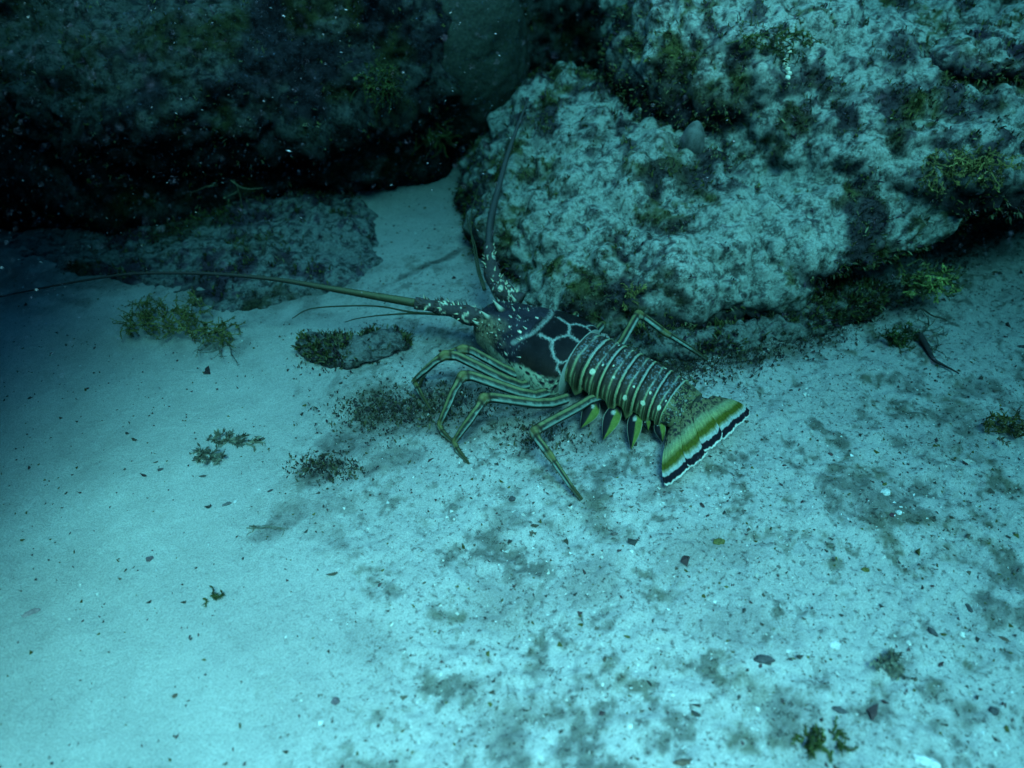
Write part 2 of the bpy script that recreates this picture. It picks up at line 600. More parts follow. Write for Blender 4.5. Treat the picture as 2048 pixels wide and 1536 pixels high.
# ------------------------------------------------------------------ spiny lobster
BROWN = np.array([0.075, 0.045, 0.05])
CREAM = np.array([0.62, 0.60, 0.40])
BLUEW = np.array([0.42, 0.50, 0.62])

#            x      y     zc    w     ht    hb
CAR = [(-.042, .888, .055, .030, .018, .020), (-.032, .882, .053, .040, .027, .026), (-.015, .871, .050, .046, .035, .030), (.010, .855, .046, .055, .043, .032),
       (.040, .836, .041, .068, .049, .033), (.066, .819, .038, .074, .052, .034), (.088, .8045, .037, .071, .051, .032), (.098, .798, .042, .060, .043, .029)]
ABD = [(.093, .801, .050, .045, .034, .022), (.134, .774, .047, .0475, .034, .022), (.176, .749, .042, .046, .031, .020),
       (.214, .727, .036, .043, .026, .018), (.240, .708, .030, .039, .020, .013)]


def arch(rows, n, ns, p=0.85, q=0.85):
    """rings of a body loft: returns verts (n, ns, 3), phi in degrees (0 = ridge, + = camera side)"""
    R = catmull(rows, n)
    T = np.gradient(R[:, :2], axis=0)
    T /= np.linalg.norm(T, axis=1)[:, None]
    S = np.stack([T[:, 1], -T[:, 0]], -1)
    phi = np.linspace(-180, 180, ns, endpoint=False)
    a = np.radians(phi)
    e = np.where(np.cos(a) > 0, p, q)
    sx = np.sign(np.sin(a)) * np.abs(np.sin(a)) ** e
    cz = np.sign(np.cos(a)) * np.abs(np.cos(a)) ** e
    V = np.empty((n, ns, 3))
    V[:, :, :2] = R[:, None, :2] + S[:, None, :] * (R[:, 3][:, None] * sx[None])[:, :, None]
    V[:, :, 2] = R[:, 2][:, None] + np.where(cz > 0, R[:, 4][:, None] * cz[None], R[:, 5][:, None] * cz[None])
    return V, phi, R, S


def loft_quads(n, ns):
    k = np.arange(n - 1)[:, None] * ns
    j = np.arange(ns)[None, :]
    j2 = (j + 1) % ns
    return np.stack([k + j, k + ns + j, k + ns + j2, k + j2], -1).reshape(-1, 4)


def seg_dist(p, poly):
    """distance from 2-D points p to a polyline"""
    d = np.full(len(p), 1e9)
    poly = np.asarray(poly, float)
    for a, b in zip(poly[:-1], poly[1:]):
        ab = b - a
        t = np.clip(((p - a) @ ab) / (ab @ ab + 1e-12), 0, 1)
        d = np.minimum(d, np.linalg.norm(p - a - t[:, None] * ab, axis=1))
    return d


body = MB()
NC, NSC = 150, 220
V, phi, R, S = arch(CAR[::-1], NC, NSC, 0.92, 0.6)
np_a = np.repeat(np.linspace(0, 1, NC), NSC)          # 0 rear edge .. 1 front
np_p = np.tile(phi, NC)
vf = V.reshape(-1, 3)
CAR_V, CAR_A, CAR_P = vf, np_a, np_p


CAR_LEN = 0.165
NET = [[(.255, -19.6), (.36, -19.6)], [(.255, -19.6), (.228, -29.5), (.174, -39.3), (.107, -44.2), (.05, -44)], [(.114, -45), (.107, -52.4), (.047, -60.5), (.0, -69)],
       [(.05, -44), (.0, -40)], [(.188, -3.3), (.228, -11.5), (.255, -19.6)], [(.188, -3.3), (.07, -5), (.0, -5.5)], [(.188, -3.3), (.242, 9.8)],
       [(.352, 15), (.282, 11.5), (.242, 9.8), (.208, 18), (.134, 21.3), (.0, 24)], [(.134, 21.3), (.11, 42), (.06, 55), (.0, 66)]]
GROOVE = [(.47, 58), (.44, 44), (.436, 32), (.40, 14), (.394, 1), (.396, -13), (.409, -23), (.45, -34.4), (.49, -50)]
DARKSPOT = [(.114, -75.3, .0044), (.315, -75, .0028), (.195, -80, .0031), (.06, -86, .0038), (.235, -67, .0030), (.48, -82, .0024), (.03, -78, .0026), (.08, -90, .0022), (.38, -74, .002), (.15, -88, .0016)]
PALESPOT = [(.51, -73, .0034), (.485, -29, .0040), (.455, 1.6, .0022), (.455, -36, .0022), (.66, -25, .003), (.70, -62, .0022), (.62, -55, .002), (.80, -45, .003), (.85, -66, .0024),
            (.75, -75, .002), (.9, -52, .0025), (.68, 20, .0025), (.8, 30, .0028), (.56, 30, .002), (.88, -20, .0028), (.93, -75, .002), (.60, -12, .0016), (.72, -45, .0018), (.57, -66, .0016)]


def carapace_colour(a, p, v):
    k = math.pi / 180 * .056
    q = np.stack([a * CAR_LEN, p * k], -1)
    n1 = fbm(v * 90, 3, 31)
    n2 = fbm(v * 420, 2, 32)
    n3 = fbm(v * 900, 2, 33)
    qw = q + .0011 * np.stack([n2, n1], -1)
    # dark chestnut plates behind the groove, slate purple saddle in front, olive face
    c = np.tile(np.array([.009, .009, .010]), (len(a), 1)) * (1 + .5 * n1)[:, None]
    c += np.array([.006, .003, .0])[None] * (sstep(-40, -66, p) * (1 + n1))[:, None]
    fr = sstep(.39, .45, a + .02 * n1)[:, None]
    sad = np.array([.022, .022, .030])[None] * (1 + .6 * n1 + .5 * n2)[:, None]
    c = c * (1 - fr) + sad * fr
    ol = (sstep(.52, .70, a + .1 * n1) * sstep(-14, -44, p))[:, None]
    c = c * (1 - ol) + np.array([.095, .092, .058])[None] * np.clip(1 + 1.2 * n1 + 1.3 * n2, .12, 3)[:, None] * ol
    # flanks: pale, finely dotted
    lim = 66 + 14 * sstep(.32, .55, a)
    flank = sstep(lim, lim + 6, np.abs(p) + 4 * n1 + 2 * n2)
    flank = flank * (1 - .75 * sstep(.55, .75, a))
    dots = sstep(.02, .26, fbm(v * 330, 2, 35) + .35 * sstep(.28, .0, a) - .06)
    fl = np.array([.33, .40, .27])[None] * (1 + .25 * n1)[:, None]
    fl = fl * (1 - .75 * dots[:, None]) + np.array([.04, .04, .04]) * .75 * dots[:, None]
    c = c * (1 - flank[:, None]) + fl * flank[:, None]
    for (pa, pp_, r) in DARKSPOT:
        d = np.linalg.norm((qw - np.array([pa * CAR_LEN, pp_ * k])) * np.array([.8, 1.2]), axis=1)
        t = sstep(r * 1.15, r * .8, d)[:, None]
        c = c * (1 - t) + np.array([.02, .015, .02]) * t
    sp = sstep(.50, .60, fbm(v * 520, 2, 39)) * sstep(.36, .5, a)
    c = c * (1 - .55 * sp[:, None]) + np.array([.40, .44, .40]) * .55 * sp[:, None]
    line = np.full(len(a), 1e9)
    for L in NET:
        line = np.minimum(line, seg_dist(qw, np.array(L) * np.array([CAR_LEN, k])))
    t = sstep(.0019, .0008, line + .0012 * n3 + .0007 * n2) * (.60 + .6 * n2)
    t = np.maximum(t, .5 * sstep(.0045, .001, line) * sstep(.1, .4, n3))
    g = seg_dist(qw, np.array(GROOVE) * np.array([CAR_LEN, k]))
    t = np.maximum(t, sstep(.0038, .0008, g + .003 * n2 + .001 * n3) * (.46 + .6 * n2))
    t = np.maximum(t, (1 - sstep(.004, .013, a + .005 * n2)) * .6)
    t = np.clip(t, 0, 1)[:, None]
    c = c * (1 - t) + np.array([.36, .42, .37]) * t
    for (pa, pp_, r) in PALESPOT:
        for sg in ((1,) if abs(pp_) < 30 else (1, -1)):
            d = np.linalg.norm(qw - np.array([pa * CAR_LEN, sg * pp_ * k]), axis=1)
            t = sstep(r * .62, r * .42, d)[:, None]
            c = c * (1 - t) + np.array([.66, .68, .5]) * t
    return np.clip(c, .005, .8)


body.addq(vf, loft_quads(NC, NSC), carapace_colour(np_a, np_p, vf))
b0 = body.n - len(vf)
body.f.append(np.arange(NSC) + b0)
body.f.append(np.arange(NSC)[::-1] + b0 + (NC - 1) * NSC)

# abdomen: six overlapping rings in one skin
NA, NSA = 6 * 45 + 1, 220
V, phi, R, S = arch(ABD, NA, NSA, 0.9)
u = np.linspace(0, 6, NA)
SEGB = np.array([0, 1.05, 1.8, 2.55, 3.3, 4.1, 4.9, 6.001])
si = np.clip(np.searchsorted(SEGB, u, side='right') - 1, 0, 6)
su = (u - SEGB[si]) / (SEGB[si + 1] - SEGB[si])
for k in range(NA):
    s = 1.0 + (0.045 * su[k] - 0.02 * math.exp(-((su[k] - 0.48) / 0.06) ** 2) if si[k] < 6 else -.02)
    c0 = np.array([R[k, 0], R[k, 1], R[k, 2]])
    V[k] = c0 + (V[k] - c0) * s
    if si[k] < 6:
        tooth = max(0, 1 - abs(su[k] - 0.70) / 0.34) ** .8 * 0.017
        low = np.exp(-((np.abs(phi) - 108) / 14) ** 2)
        V[k, :, 2] -= low * tooth
uu = np.repeat(u, NSA)
us = np.repeat(su, NSA)
sg_ = np.repeat(si, NSA)
pp = np.tile(phi, NA)
vf = V.reshape(-1, 3)
ABD_V, ABD_U, ABD_P = vf, uu, pp


ABSPOT = [(1, .36, 49, .0052, .0036), (2, .5, 41, .0026, .002), (2, .2, 20, .0015, .001), (3, .45, 71, .0050, .003), (4, .47, 64, .0052, .0032), (5, .5, 57, .0058, .0036),
          (3, .70, 40, .0022, .0016), (4, .62, 36, .0026, .0018), (5, .75, 34, .002, .0014), (1, .7, 28, .002, .001)]


def abdomen_colour(u, us, sg, p, v):
    n1 = fbm(v * 90, 3, 36)
    n2 = fbm(v * 420, 2, 37)
    n3 = fbm(v * 800, 2, 38)
    ap = np.abs(p)
    c = np.tile(np.array([.036, .031, .024]), (len(u), 1)) * (1 + .4 * n1 + .3 * n2)[:, None]
    gr = sstep(55, 95, ap)[:, None]
    c = c * (1 - gr) + np.array([.05, .05, .025]) * gr
    blue = sstep(.12, .42, n2 + .5 * n3) * sstep(55, 22, ap) * sstep(.98, .8, us) * sstep(.04, .12, us)
    c = c * (1 - .36 * blue[:, None]) + np.array([.24, .31, .36]) * .36 * blue[:, None]
    w = us + .02 * n2 + .02 * n1
    dk = np.exp(-((w - .05) / .05) ** 2) + np.exp(-((w - .80) / .035) ** 2)
    c = c * (1 - .75 * np.clip(dk, 0, 1))[:, None]
    t = sstep(.875, .905, w) * sstep(1.0, .975, w)
    mid = .5 * np.exp(-((w - .925) / .015) ** 2)
    t2 = np.exp(-((w - .47 - .05 * sstep(30, 12, ap)) / .052) ** 2) * sstep(-4, 14, ap) * (.85 + .35 * n2)
    t2 = np.maximum(t2, .7 * np.exp(-((w - .22) / .035) ** 2) * sstep(58, 76, ap))
    t3 = .5 * np.exp(-((w - .62) / .02) ** 2) * sstep(60, 75, ap)
    t = np.clip(np.maximum(np.maximum(t * (1 - mid), t2 * .85), t3), 0, 1)
    lc = np.array([.27, .33, .17])[None] * sstep(10, 50, ap)[:, None] + np.array([.28, .34, .28])[None] * (1 - sstep(10, 50, ap))[:, None]
    c = c * (1 - t[:, None]) + lc * t[:, None]
    low = np.exp(-((ap - 104) / 6) ** 2) * .7
    c = c * (1 - low[:, None]) + np.array([.34, .36, .15]) * low[:, None]
    last = (sg == 6)[:, None]
    m = sstep(-.2, .1, n1 * .7 + n2)[:, None]
    tail = np.array([.12, .125, .06]) * (1 - m) + np.array([.018, .018, .016]) * m
    pl = sstep(.25, .45, n2 - .3 * n1)[:, None]
    tail = tail * (1 - .6 * pl) + np.array([.30, .34, .26]) * .6 * pl
    c = np.where(last, tail, c)
    for (k, s_, pa, ra, rb) in ABSPOT:
        for sgn in (1, -1):
            du = (u - (SEGB[k] + s_ * (SEGB[k + 1] - SEGB[k]))) * .030
            dp = (p - sgn * pa) * math.pi / 180 * .045
            d = np.sqrt((dp / ra) ** 2 + (du / rb) ** 2)
            t = sstep(1.1, .8, d + .35 * n2 + .2 * n1)[:, None]
            c = c * (1 - t) + np.array([.50, .55, .38]) * t
    return np.clip(c, .005, .8)


body.addq(vf, loft_quads(NA, NSA), abdomen_colour(uu, us, sg_, pp, vf))
b0 = body.n - len(vf)
body.f.append(np.arange(NSA) + b0)
body.f.append(np.arange(NSA)[::-1] + b0 + (NA - 1) * NSA)

# tail fan: telson and four uropods, thin plates spread side by side
FB_L, FB_R = P(1335, 862, .030), P(1432, 792, .032)       # where the fan leaves the body
FT_L, FT_R = P(1338, 980, .012), P(1503, 833, .028)       # outer corners


def fan_point(s, r):
    """s across (0 = camera side .. 1 far side), r along (0 base .. 1 edge)"""
    a = FB_L[None] * (1 - s[:, None]) + FB_R[None] * s[:, None]
    b = FT_L[None] * (1 - s[:, None]) + FT_R[None] * s[:, None]
    p = a * (1 - r[:, None]) + b * r[:, None]
    p[:, 2] += 0.012 * np.sin(np.pi * s) * (1 - 0.4 * r)
    side = (FB_L - FB_R) / np.linalg.norm(FB_L - FB_R)
    bow = np.sin(np.pi * r) * 0.010
    p += side[None] * (bow * np.where(s < 0.5, (0.5 - s) * 2, -(s - 0.5) * 2))[:, None]
    return p


LOBES = [(-0.02, 0.27, 0.000, .99), (0.22, 0.45, .0022, 1.02), (0.40, 0.63, .0044, 1.0), (0.58, 0.81, .0022, 1.02), (0.76, 1.02, .000, 1.0)]


def fan_colour(s, r, v):
    n = fbm(v * 220, 3, 41)
    n2 = fbm(v * 420, 2, 42)
    w = r + 0.014 * n + .022 * fbm(v * 45, 2, 43)
    stops = [(0.0, (.13, .12, .06)), (0.26, (.16, .15, .08)), (0.33, (.20, .24, .13)), (0.48, (.22, .25, .10)), (0.57, (.070, .080, .010)),
             (0.67, (.070, .076, .008)), (0.73, (.22, .24, .14)), (0.755, (.32, .36, .31)), (0.822, (.33, .37, .33)), (0.838, (.010, .008, .012)), (0.962, (.010, .008, .012)), (0.984, (.6, .6, .5)), (1.1, (.6, .6, .5))]
    xs = [k for k, _ in stops]
    c = np.stack([np.interp(w, xs, [q[i] for _, q in stops]) for i in range(3)], -1)
    m = (1 - sstep(0.20, 0.42, w + 0.12 * n)) * sstep(-.2, .2, n2 + .5 * n)
    c = c * (1 - m[:, None]) + np.array([.02, .02, .02]) * m[:, None]
    rib = np.cos(s * 150 + 5 * n)
    c = c * (1 + .12 * rib + .18 * n2 + .15 * n)[:, None]
    return np.clip(c, .004, .8)


for (s0, s1, dz, rl) in LOBES:
    ns_, nr_ = 40, 110
    ss, rr = np.meshgrid(np.linspace(0, 1, ns_), np.linspace(0, 1, nr_))
    ss, rr = ss.ravel(), rr.ravel()
    edge = 1 - 0.095 * np.abs(2 * ss - 1) ** 3.2
    wav = 0.010 * np.sin(ss * 17 + s0 * 50) + .006 * np.sin(ss * 41 + s0 * 20)
    rmax = rl * edge * (.97 + .07 * np.sin(np.pi * np.clip((s0 + s1) / 2 + (ss - .5) * (s1 - s0), 0, 1))) + wav
    narrow = 1 - 0.25 * (1 - rr) ** 2
    s_ = (s0 + s1) / 2 + (ss - .5) * (s1 - s0) * narrow
    p = fan_point(s_, rr * rmax)
    p[:, 2] += dz + 0.003 * np.cos((ss - .5) * math.pi) + .0005 * np.cos(ss * 50) * rr
    col = fan_colour(s_, rr * 1.0, p)
    i = np.arange(nr_ - 1)[:, None] * ns_
    j = np.arange(ns_ - 1)[None, :]
    Q = np.stack([i + j, i + j + 1, i + ns_ + j + 1, i + ns_ + j], -1).reshape(-1, 4)
    low = p.copy()
    low[:, 2] -= 0.0012
    n0 = len(p)
    ring = np.concatenate([np.arange(ns_), np.arange(1, nr_) * ns_ + ns_ - 1, (nr_ - 1) * ns_ + np.arange(ns_ - 2, -1, -1), np.arange(nr_ - 2, 0, -1) * ns_])
    r2 = np.roll(ring, -1)
    rim = np.stack([ring, ring + n0, r2 + n0, r2], -1)
    body.addq(np.vstack([p, low]), np.vstack([Q[:, ::-1], Q + n0, rim]), np.vstack([col, col * .8]))

# legs: stations (px, py, z, radius); the joints are where radius swells
LEGS = [
    dict(st=[(1178, 800, .036, .0075), (1160, 812, .038, .0078), (1080, 855, .050, .0080), (1068, 864, .048, .0088), (1078, 882, .044, .0060), (1100, 912, .030, .0066), (1106, 920, .027, .0052), (1140, 970, .011, .0042), (1163, 1000, .001, .0034)], k=(3, 5)),
    dict(st=[(1103, 806, .033, .0085), (1072, 807, .042, .0078), (985, 795, .062, .0076), (966, 797, .064, .0086), (954, 818, .058, .0062), (938, 842, .044, .0066), (908, 884, .014, .0044), (916, 902, .007, .0050), (938, 928, .001, .0022)], k=(3, 6)),
    dict(st=[(1068, 792, .034, .0085), (1040, 785, .046, .0078), (945, 752, .068, .0076), (924, 752, .070, .0086), (910, 776, .062, .0062), (900, 800, .046, .0066), (878, 850, .014, .0044), (886, 866, .008, .0050), (914, 892, .001, .0022)], k=(3, 6)),
    dict(st=[(1042, 772, .035, .0080), (1015, 761, .048, .0076), (915, 712, .072, .0074), (890, 710, .074, .0082), (872, 722, .068, .0056), (850, 742, .050, .0054), (828, 762, .026, .0040), (840, 785, .012, .0046), (866, 828, .001, .0022)], k=(3, 6)),
    dict(st=[(1030, 748, .037, .0075), (1005, 735, .048, .0070), (945, 702, .068, .0068), (926, 698, .070, .0076), (905, 704, .066, .0054), (880, 716, .050, .0050), (850, 742, .020, .0040), (845, 756, .010, .0040), (838, 775, .001, .0022)], k=(3, 6)),
    dict(st=[(1205, 715, .040, .0075), (1240, 690, .056, .0074), (1268, 640, .080, .0072), (1276, 629, .082, .0080), (1290, 636, .078, .0056), (1330, 666, .056, .0056), (1345, 674, .050, .0046), (1380, 696, .032, .0040), (1412, 718, .012, .0024)], k=(3, 5)),
    dict(st=[(1165, 690, .038, .0075), (1185, 672, .040, .0072), (1200, 655, .040, .0072), (1204, 650, .036, .0060), (1200, 660, .020, .0045), (1196, 668, .001, .0022)], k=(3, 4)),
    dict(st=[(1130, 670, .038, .0075), (1140, 650, .040, .0072), (1150, 634, .040, .0072), (1152, 630, .036, .0060), (1148, 640, .020, .0045), (1144, 650, .001, .0022)], k=(3, 4)),
]


def leg_colour(uu, aa, V):
    n = fbm(V * 260, 2, 51)
    n2 = fbm(V * 700, 2, 52)
    t = sstep(-.1, .35, np.cos(aa * 5.0 + 0.5) + 0.2 * n)
    edge = sstep(.75, .95, np.abs(np.cos(aa)))
    pale = np.array([.29, .40, .34])[None] * (1 - edge[:, None]) + np.array([.13, .15, .07])[None] * edge[:, None]
    dark = np.array([.025, .028, .022])
    c = pale * t[:, None] + dark[None] * (1 - t[:, None])
    return c * (1 + .3 * n + .25 * n2)[:, None]


for L in LEGS:
    st = L['st']
    x0, y0, z0, r0 = st[0]
    far = L is LEGS[5]
    st = [(x0 + (-14 if far else 30), y0 + (6 if far else -9), z0 - .005, r0)] + st
    L['k'] = tuple(k_ + 1 for k_ in L['k'])
    K = np.array([list(P(a, b, z)) + [r] for a, b, z, r in st])
    pts, rad, jn = [], [], []
    for i in range(len(K) - 1):
        m = 14
        for q in range(m):
            t = q / m
            pts.append(K[i, :3] * (1 - t) + K[i + 1, :3] * t)
            rad.append(K[i, 3] * (1 - t) + K[i + 1, 3] * t)
            jn.append(min(t, 1 - t) if (i in L['k'] or i + 1 in L['k']) else 1)
    pts.append(K[-1, :3])
    rad.append(K[-1, 3])
    pts = np.array(pts)
    sm = pts.copy()
    for _ in range(3):
        sm[1:-1] = 0.25 * sm[:-2] + 0.5 * sm[1:-1] + 0.25 * sm[2:]
    tips = np.array([K[-2, :3]])

    def lc(uu, aa, V, K=K):
        c = leg_colour(uu, aa, V)
        for kk in L['k']:
            d = np.linalg.norm(V - K[kk, :3], axis=1)
            r = np.exp(-((d - 0.006) / 0.004) ** 2)[:, None]
            c = c * (1 - .75 * r) + np.array([.15, .14, .05]) * .75 * r
            r = np.exp(-((d - 0.0105) / 0.0016) ** 2)[:, None]
            c = c * (1 - .85 * r) + np.array([.015, .015, .01]) * .85 * r
            r = np.exp(-((d - 0.0008) / 0.0014) ** 2)[:, None]
            c = c * (1 - .8 * r) + np.array([.02, .02, .012]) * .8 * r
        e = np.linalg.norm(V - K[-1, :3], axis=1)
        e0 = np.linalg.norm(K[-1, :3] - K[-2, :3])
        t = (1 - sstep(e0 * .8, e0 * 1.1, e))[:, None]
        return c * (1 - .75 * t) + np.array([.05, .045, .02]) * .75 * t
    add_tube(body, sm, np.array(rad), lc, ns=18, flat=.8)
    rgl = random.Random(int(st[-1][0]))
    for _ in range(46):
        q = rgl.random() ** 1.3
        k_ = int(len(sm) - 2 - q * 30)
        t_ = norm(sm[k_ + 1] - sm[k_ - 1])
        o_ = norm(np.cross(t_, np.array([rgl.gauss(0, 1), rgl.gauss(0, 1), rgl.gauss(0, 1)])))
        cone(body, sm[k_] + o_ * rad[k_] * .7, sm[k_] + o_ * (rad[k_] + rgl.uniform(.0012, .0032)) + t_ * .0022, .0006, (.06, .055, .03), 4)

# feeler stalks (peduncles), horns and eyes
def spiny_stalk(mb, st, seed, n_sp=60):
    K = np.array([list(P(a, b, z)) + [r] for a, b, z, r in st])
    R_ = catmull(K, 60)
    R_[:, 3] *= 1 + .12 * np.cos(np.linspace(0, 1, 60) * 2 * math.pi * 3)

    def colf(uu, aa, V):
        n = fbm(V * 170, 2, seed)
        n2 = fbm(V * 330, 2, seed + 3)
        c = np.tile(np.array([.055, .05, .05]), (len(V), 1)) * (1 + .5 * n2)[:, None]
        w = sstep(.30, .42, n)[:, None]
        return c * (1 - w) + np.array([.60, .62, .45]) * w
    add_tube(mb, R_[:, :3], R_[:, 3], colf, ns=28)
    rg = random.Random(seed)
    for _ in range(n_sp):
        k = rg.randrange(3, 57)
        t = norm(R_[k + 1, :3] - R_[k - 1, :3])
        d = norm(np.cross(t, np.array([rg.gauss(0, 1), rg.gauss(0, 1), rg.gauss(0, 1)])))
        if d[2] < -.3:
            d[2] *= -1
        b = R_[k, :3] + d * R_[k, 3] * .9
        cone(mb, b, b + d * rg.uniform(.004, .009) + t * .004, .0016, (.06, .05, .04) if rg.random() < .6 else (.55, .55, .35))


STALK_L = [(1000, 640, .058, .014), (960, 636, .062, .014), (925, 627, .066, .0130), (895, 618, .070, .0105), (865, 612, .074, .0098), (830, 606, .078, .0085)]
STALK_R = [(1040, 605, .058, .014), (1020, 592, .064, .015), (1000, 578, .070, .0145), (986, 555, .078, .0125), (981, 525, .088, .0105), (978, 492, .100, .0085)]
spiny_stalk(body, STALK_L, 61, 70)
spiny_stalk(body, STALK_R, 71, 70)

rgs = np.random.default_rng(91)
fwd = norm(np.array([-.84, .54, 0]))
for k in rgs.choice(np.where((CAR_A > .36) & (CAR_A < .97) & (np.abs(CAR_P) < 72))[0], 60, replace=False):
    b = CAR_V[k]
    out = norm(np.array([0, 0, math.cos(math.radians(CAR_P[k]))]) + np.array([.54, .84, 0]) * math.sin(math.radians(CAR_P[k])))
    h_ = rgs.uniform(.0022, .0058)
    cone(body, b - out * .0008, b + out * h_ + fwd * h_ * .9, h_ * .30, (.30, .32, .24) if rgs.random() < .2 else (.035, .032, .028), 6)
for (bx, by, bz, tx, ty, tz, r) in [(1012, 628, .078, 986, 600, .104, .0062), (985, 640, .072, 962, 622, .094, .0060), (1035, 608, .074, 1022, 588, .090, .004), (965, 650, .066, 944, 640, .078, .004),
                                    (1032, 640, .082, 1018, 630, .092, .0032), (1060, 660, .084, 1046, 652, .092, .0028), (1050, 625, .082, 1038, 614, .090, .0028), (1010, 665, .072, 996, 658, .080, .003)]:
    a, b = P(bx, by, bz), P(tx, ty, tz)
    K = catmull(np.array([a, a + (b - a) * .5 - np.array([0, 0, .002]), b]), 14)
    add_tube(body, K, r * (1 - np.linspace(0, 1, 14) ** 1.3 * .93), lambda uu, aa, V: np.array([.44, .48, .36])[None] * sstep(.3, .6, uu)[:, None] + np.array([.04, .04, .035])[None] * (1 - sstep(.3, .5, uu))[:, None], ns=12)

lob = body.build('spiny_lobster', M_SHELL)
tag(lob, 'brown and cream spiny lobster walking on the sand beside the pale boulder', 'lobster')

for st, kk in (([(830, 606, .078, .0066), (760, 594, .085, .0058), (660, 577, .095, .0044), (560, 560, .105, .0032), (450, 549, .115, .0026), (350, 546, .122, .0022), (250, 549, .122, .0019), (150, 564, .115, .0016), (60, 581, .105, .0013), (-60, 606, .095, .0010)], 1),
               ([(978, 492, .100, .0068), (982, 440, .120, .0060), (996, 380, .145, .0050), (1015, 310, .18, .0038), (1040, 240, .215, .0024), (1058, 195, .24, .0010)], 2)):
    mb = MB()
    K = catmull(np.array([list(P(a, b, z)) + [r] for a, b, z, r in st]), 160)

    def ac(uu, aa, V, kk=kk):
        n = fbm(V * 200, 2, 81)
        s = sstep(.1, .5, np.cos(aa * 2 + 1) + .4 * n)[:, None]
        near = np.array([.10, .11, .06]) if kk == 1 else np.array([.055, .06, .06])
        c = near * (.45 + .55 * s)
        f = sstep(.05, .5, uu)[:, None]
        return c * (1 - f) + (np.array([.03, .03, .03]) if kk == 1 else np.array([.05, .055, .055])) * f
    add_tube(mb, K[:, :3], K[:, 3], ac, ns=10)
    for i in range(4, 110, 2):
        for sg in (1, -1):
            t = norm(K[i + 1, :3] - K[i - 1, :3])
            d = norm(np.cross(t, UP * sg * 0 + np.array([0, -.6, .2]) * sg))
            b = K[i, :3] + d * K[i, 3] * .8
            cone(mb, b, b - d * 0 + d * .0028 + t * .002, .0008, (.06, .06, .03), 4)
    tag(mb.build('antenna', M_SHELL, lob), 'long thin left feeler' if kk == 1 else 'dark right feeler pointing away over the boulder')

for st in ([(905, 628, .064, .0022), (830, 625, .066, .0016), (760, 613, .068, .0013), (690, 612, .066, .0012), (620, 618, .06, .0010), (584, 637, .052, .0007)],
           [(905, 630, .062, .0022), (830, 627, .064, .0016), (770, 630, .060, .0012), (720, 636, .054, .0009), (690, 644, .048, .0006)],
           [(968, 580, .072, .0022), (955, 540, .082, .0016), (948, 500, .092, .0013), (942, 460, .104, .0012), (944, 420, .116, .0010), (958, 370, .13, .0007)],
           [(970, 578, .072, .0022), (958, 535, .082, .0016), (950, 490, .094, .0013), (938, 455, .106, .0012), (934, 430, .112, .0009)]):
    mb = MB()
    K = catmull(np.array([list(P(a, b, z)) + [r] for a, b, z, r in st]), 50)
    add_tube(mb, K[:, :3], K[:, 3], (.04, .05, .03), ns=7)
    mb.build('antennule', M_SHELL, lob)

for (ex, ey, ez) in [(1018, 640, .074), (984, 655, .064)]:
    mb = MB()
    e = P(ex, ey, ez) + np.array([-.006, .003, .004])
    th = np.linspace(0, math.pi, 12)
    K = e + np.stack([-np.cos(th) * .0048, 0 * th, 0 * th], -1)
    add_tube(mb, K, np.maximum(.0001, np.sin(th) * .0048), (.01, .01, .012), ns=14)
    mb.build('eye', M_SHELL, lob)

# swimmerets: leaf blades hanging below the camera-side edge
for (bx, by, tx, ty, w) in [(1195, 800, 1161, 857, .0120), (1236, 808, 1205, 881, .0120), (1274, 818, 1262, 900, .0105), (1290, 835, 1296, 862, .006), (1316, 838, 1325, 885, .008)]:
    a, b = P(bx, by, .030), P(tx, ty, .012)
    ax = norm(b - a)
    sd = norm(np.cross(ax, norm(CAMP - a)))
    nr = np.cross(sd, ax)
    mb = MB()
    nu, nv = 30, 17
    tt, vv = np.meshgrid(np.linspace(0, 1, nu), np.linspace(-1, 1, nv), indexing='ij')
    t, v_ = tt.ravel(), vv.ravel()
    wd = w * np.clip(np.sin(np.pi * np.clip(t, 0, 1) ** .75), 0, 1) * (1 - .1 * t)
    p = a + ax * (t * np.linalg.norm(b - a))[:, None] + sd * (v_ * wd)[:, None] + nr * (.003 * (1 - v_ ** 2))[:, None]
    dk = np.maximum(sstep(-.1, .05, v_ - .05 + .25 * t), sstep(.86, .93, np.abs(v_)) * 0)
    dk = np.maximum(dk, sstep(.22, .12, t + .08 * v_))
    c = np.array([.12, .165, .035]) * (1 - dk[:, None]) + np.array([.012, .012, .015]) * dk[:, None]
    wb = (sstep(.10, .04, np.hypot((t - .27) * 1.2, (v_ - .1) * .25)) * sstep(-.2, .3, fbm(p * 500, 2, 88) + .2))[:, None]
    c = c * (1 - wb) + np.array([.42, .45, .38]) * wb
    c = c * (1 + .35 * fbm(p * 300, 2, 87))[:, None]
    rimw = sstep(.88, .94, np.abs(v_))[:, None]
    c = c * (1 - rimw) + np.array([.26, .28, .2]) * rimw
    i = np.arange(nu - 1)[:, None] * nv
    j = np.arange(nv - 1)[None]
    Q = np.stack([i + j, i + j + 1, i + nv + j + 1, i + nv + j], -1).reshape(-1, 4)
    q = p - nr * .0008
    mb.addq(np.vstack([p, q]), np.vstack([Q, Q[:, ::-1] + len(p)]), np.vstack([c, c]))
    mb.build('swimmeret', M_SHELL, lob)

# ------------------------------------------------------------------ seaweed
def ground(x, y):
    return float(seabed_height(np.array([x]), np.array([y]))[0])


bpy.context.view_layer.update()
DG = bpy.context.evaluated_depsgraph_get()


def surf(px, py, lift=0.0):
    """first surface met along the sight line through a pixel"""
    r = norm(FW + RT * (px - 1024) / FPX + UP * (768 - py) / FPX)
    ok, loc, nor, _, _, _ = C.ray_cast(DG, Vector(CAMP), Vector(r))
    return np.array(loc[:]) - r * lift


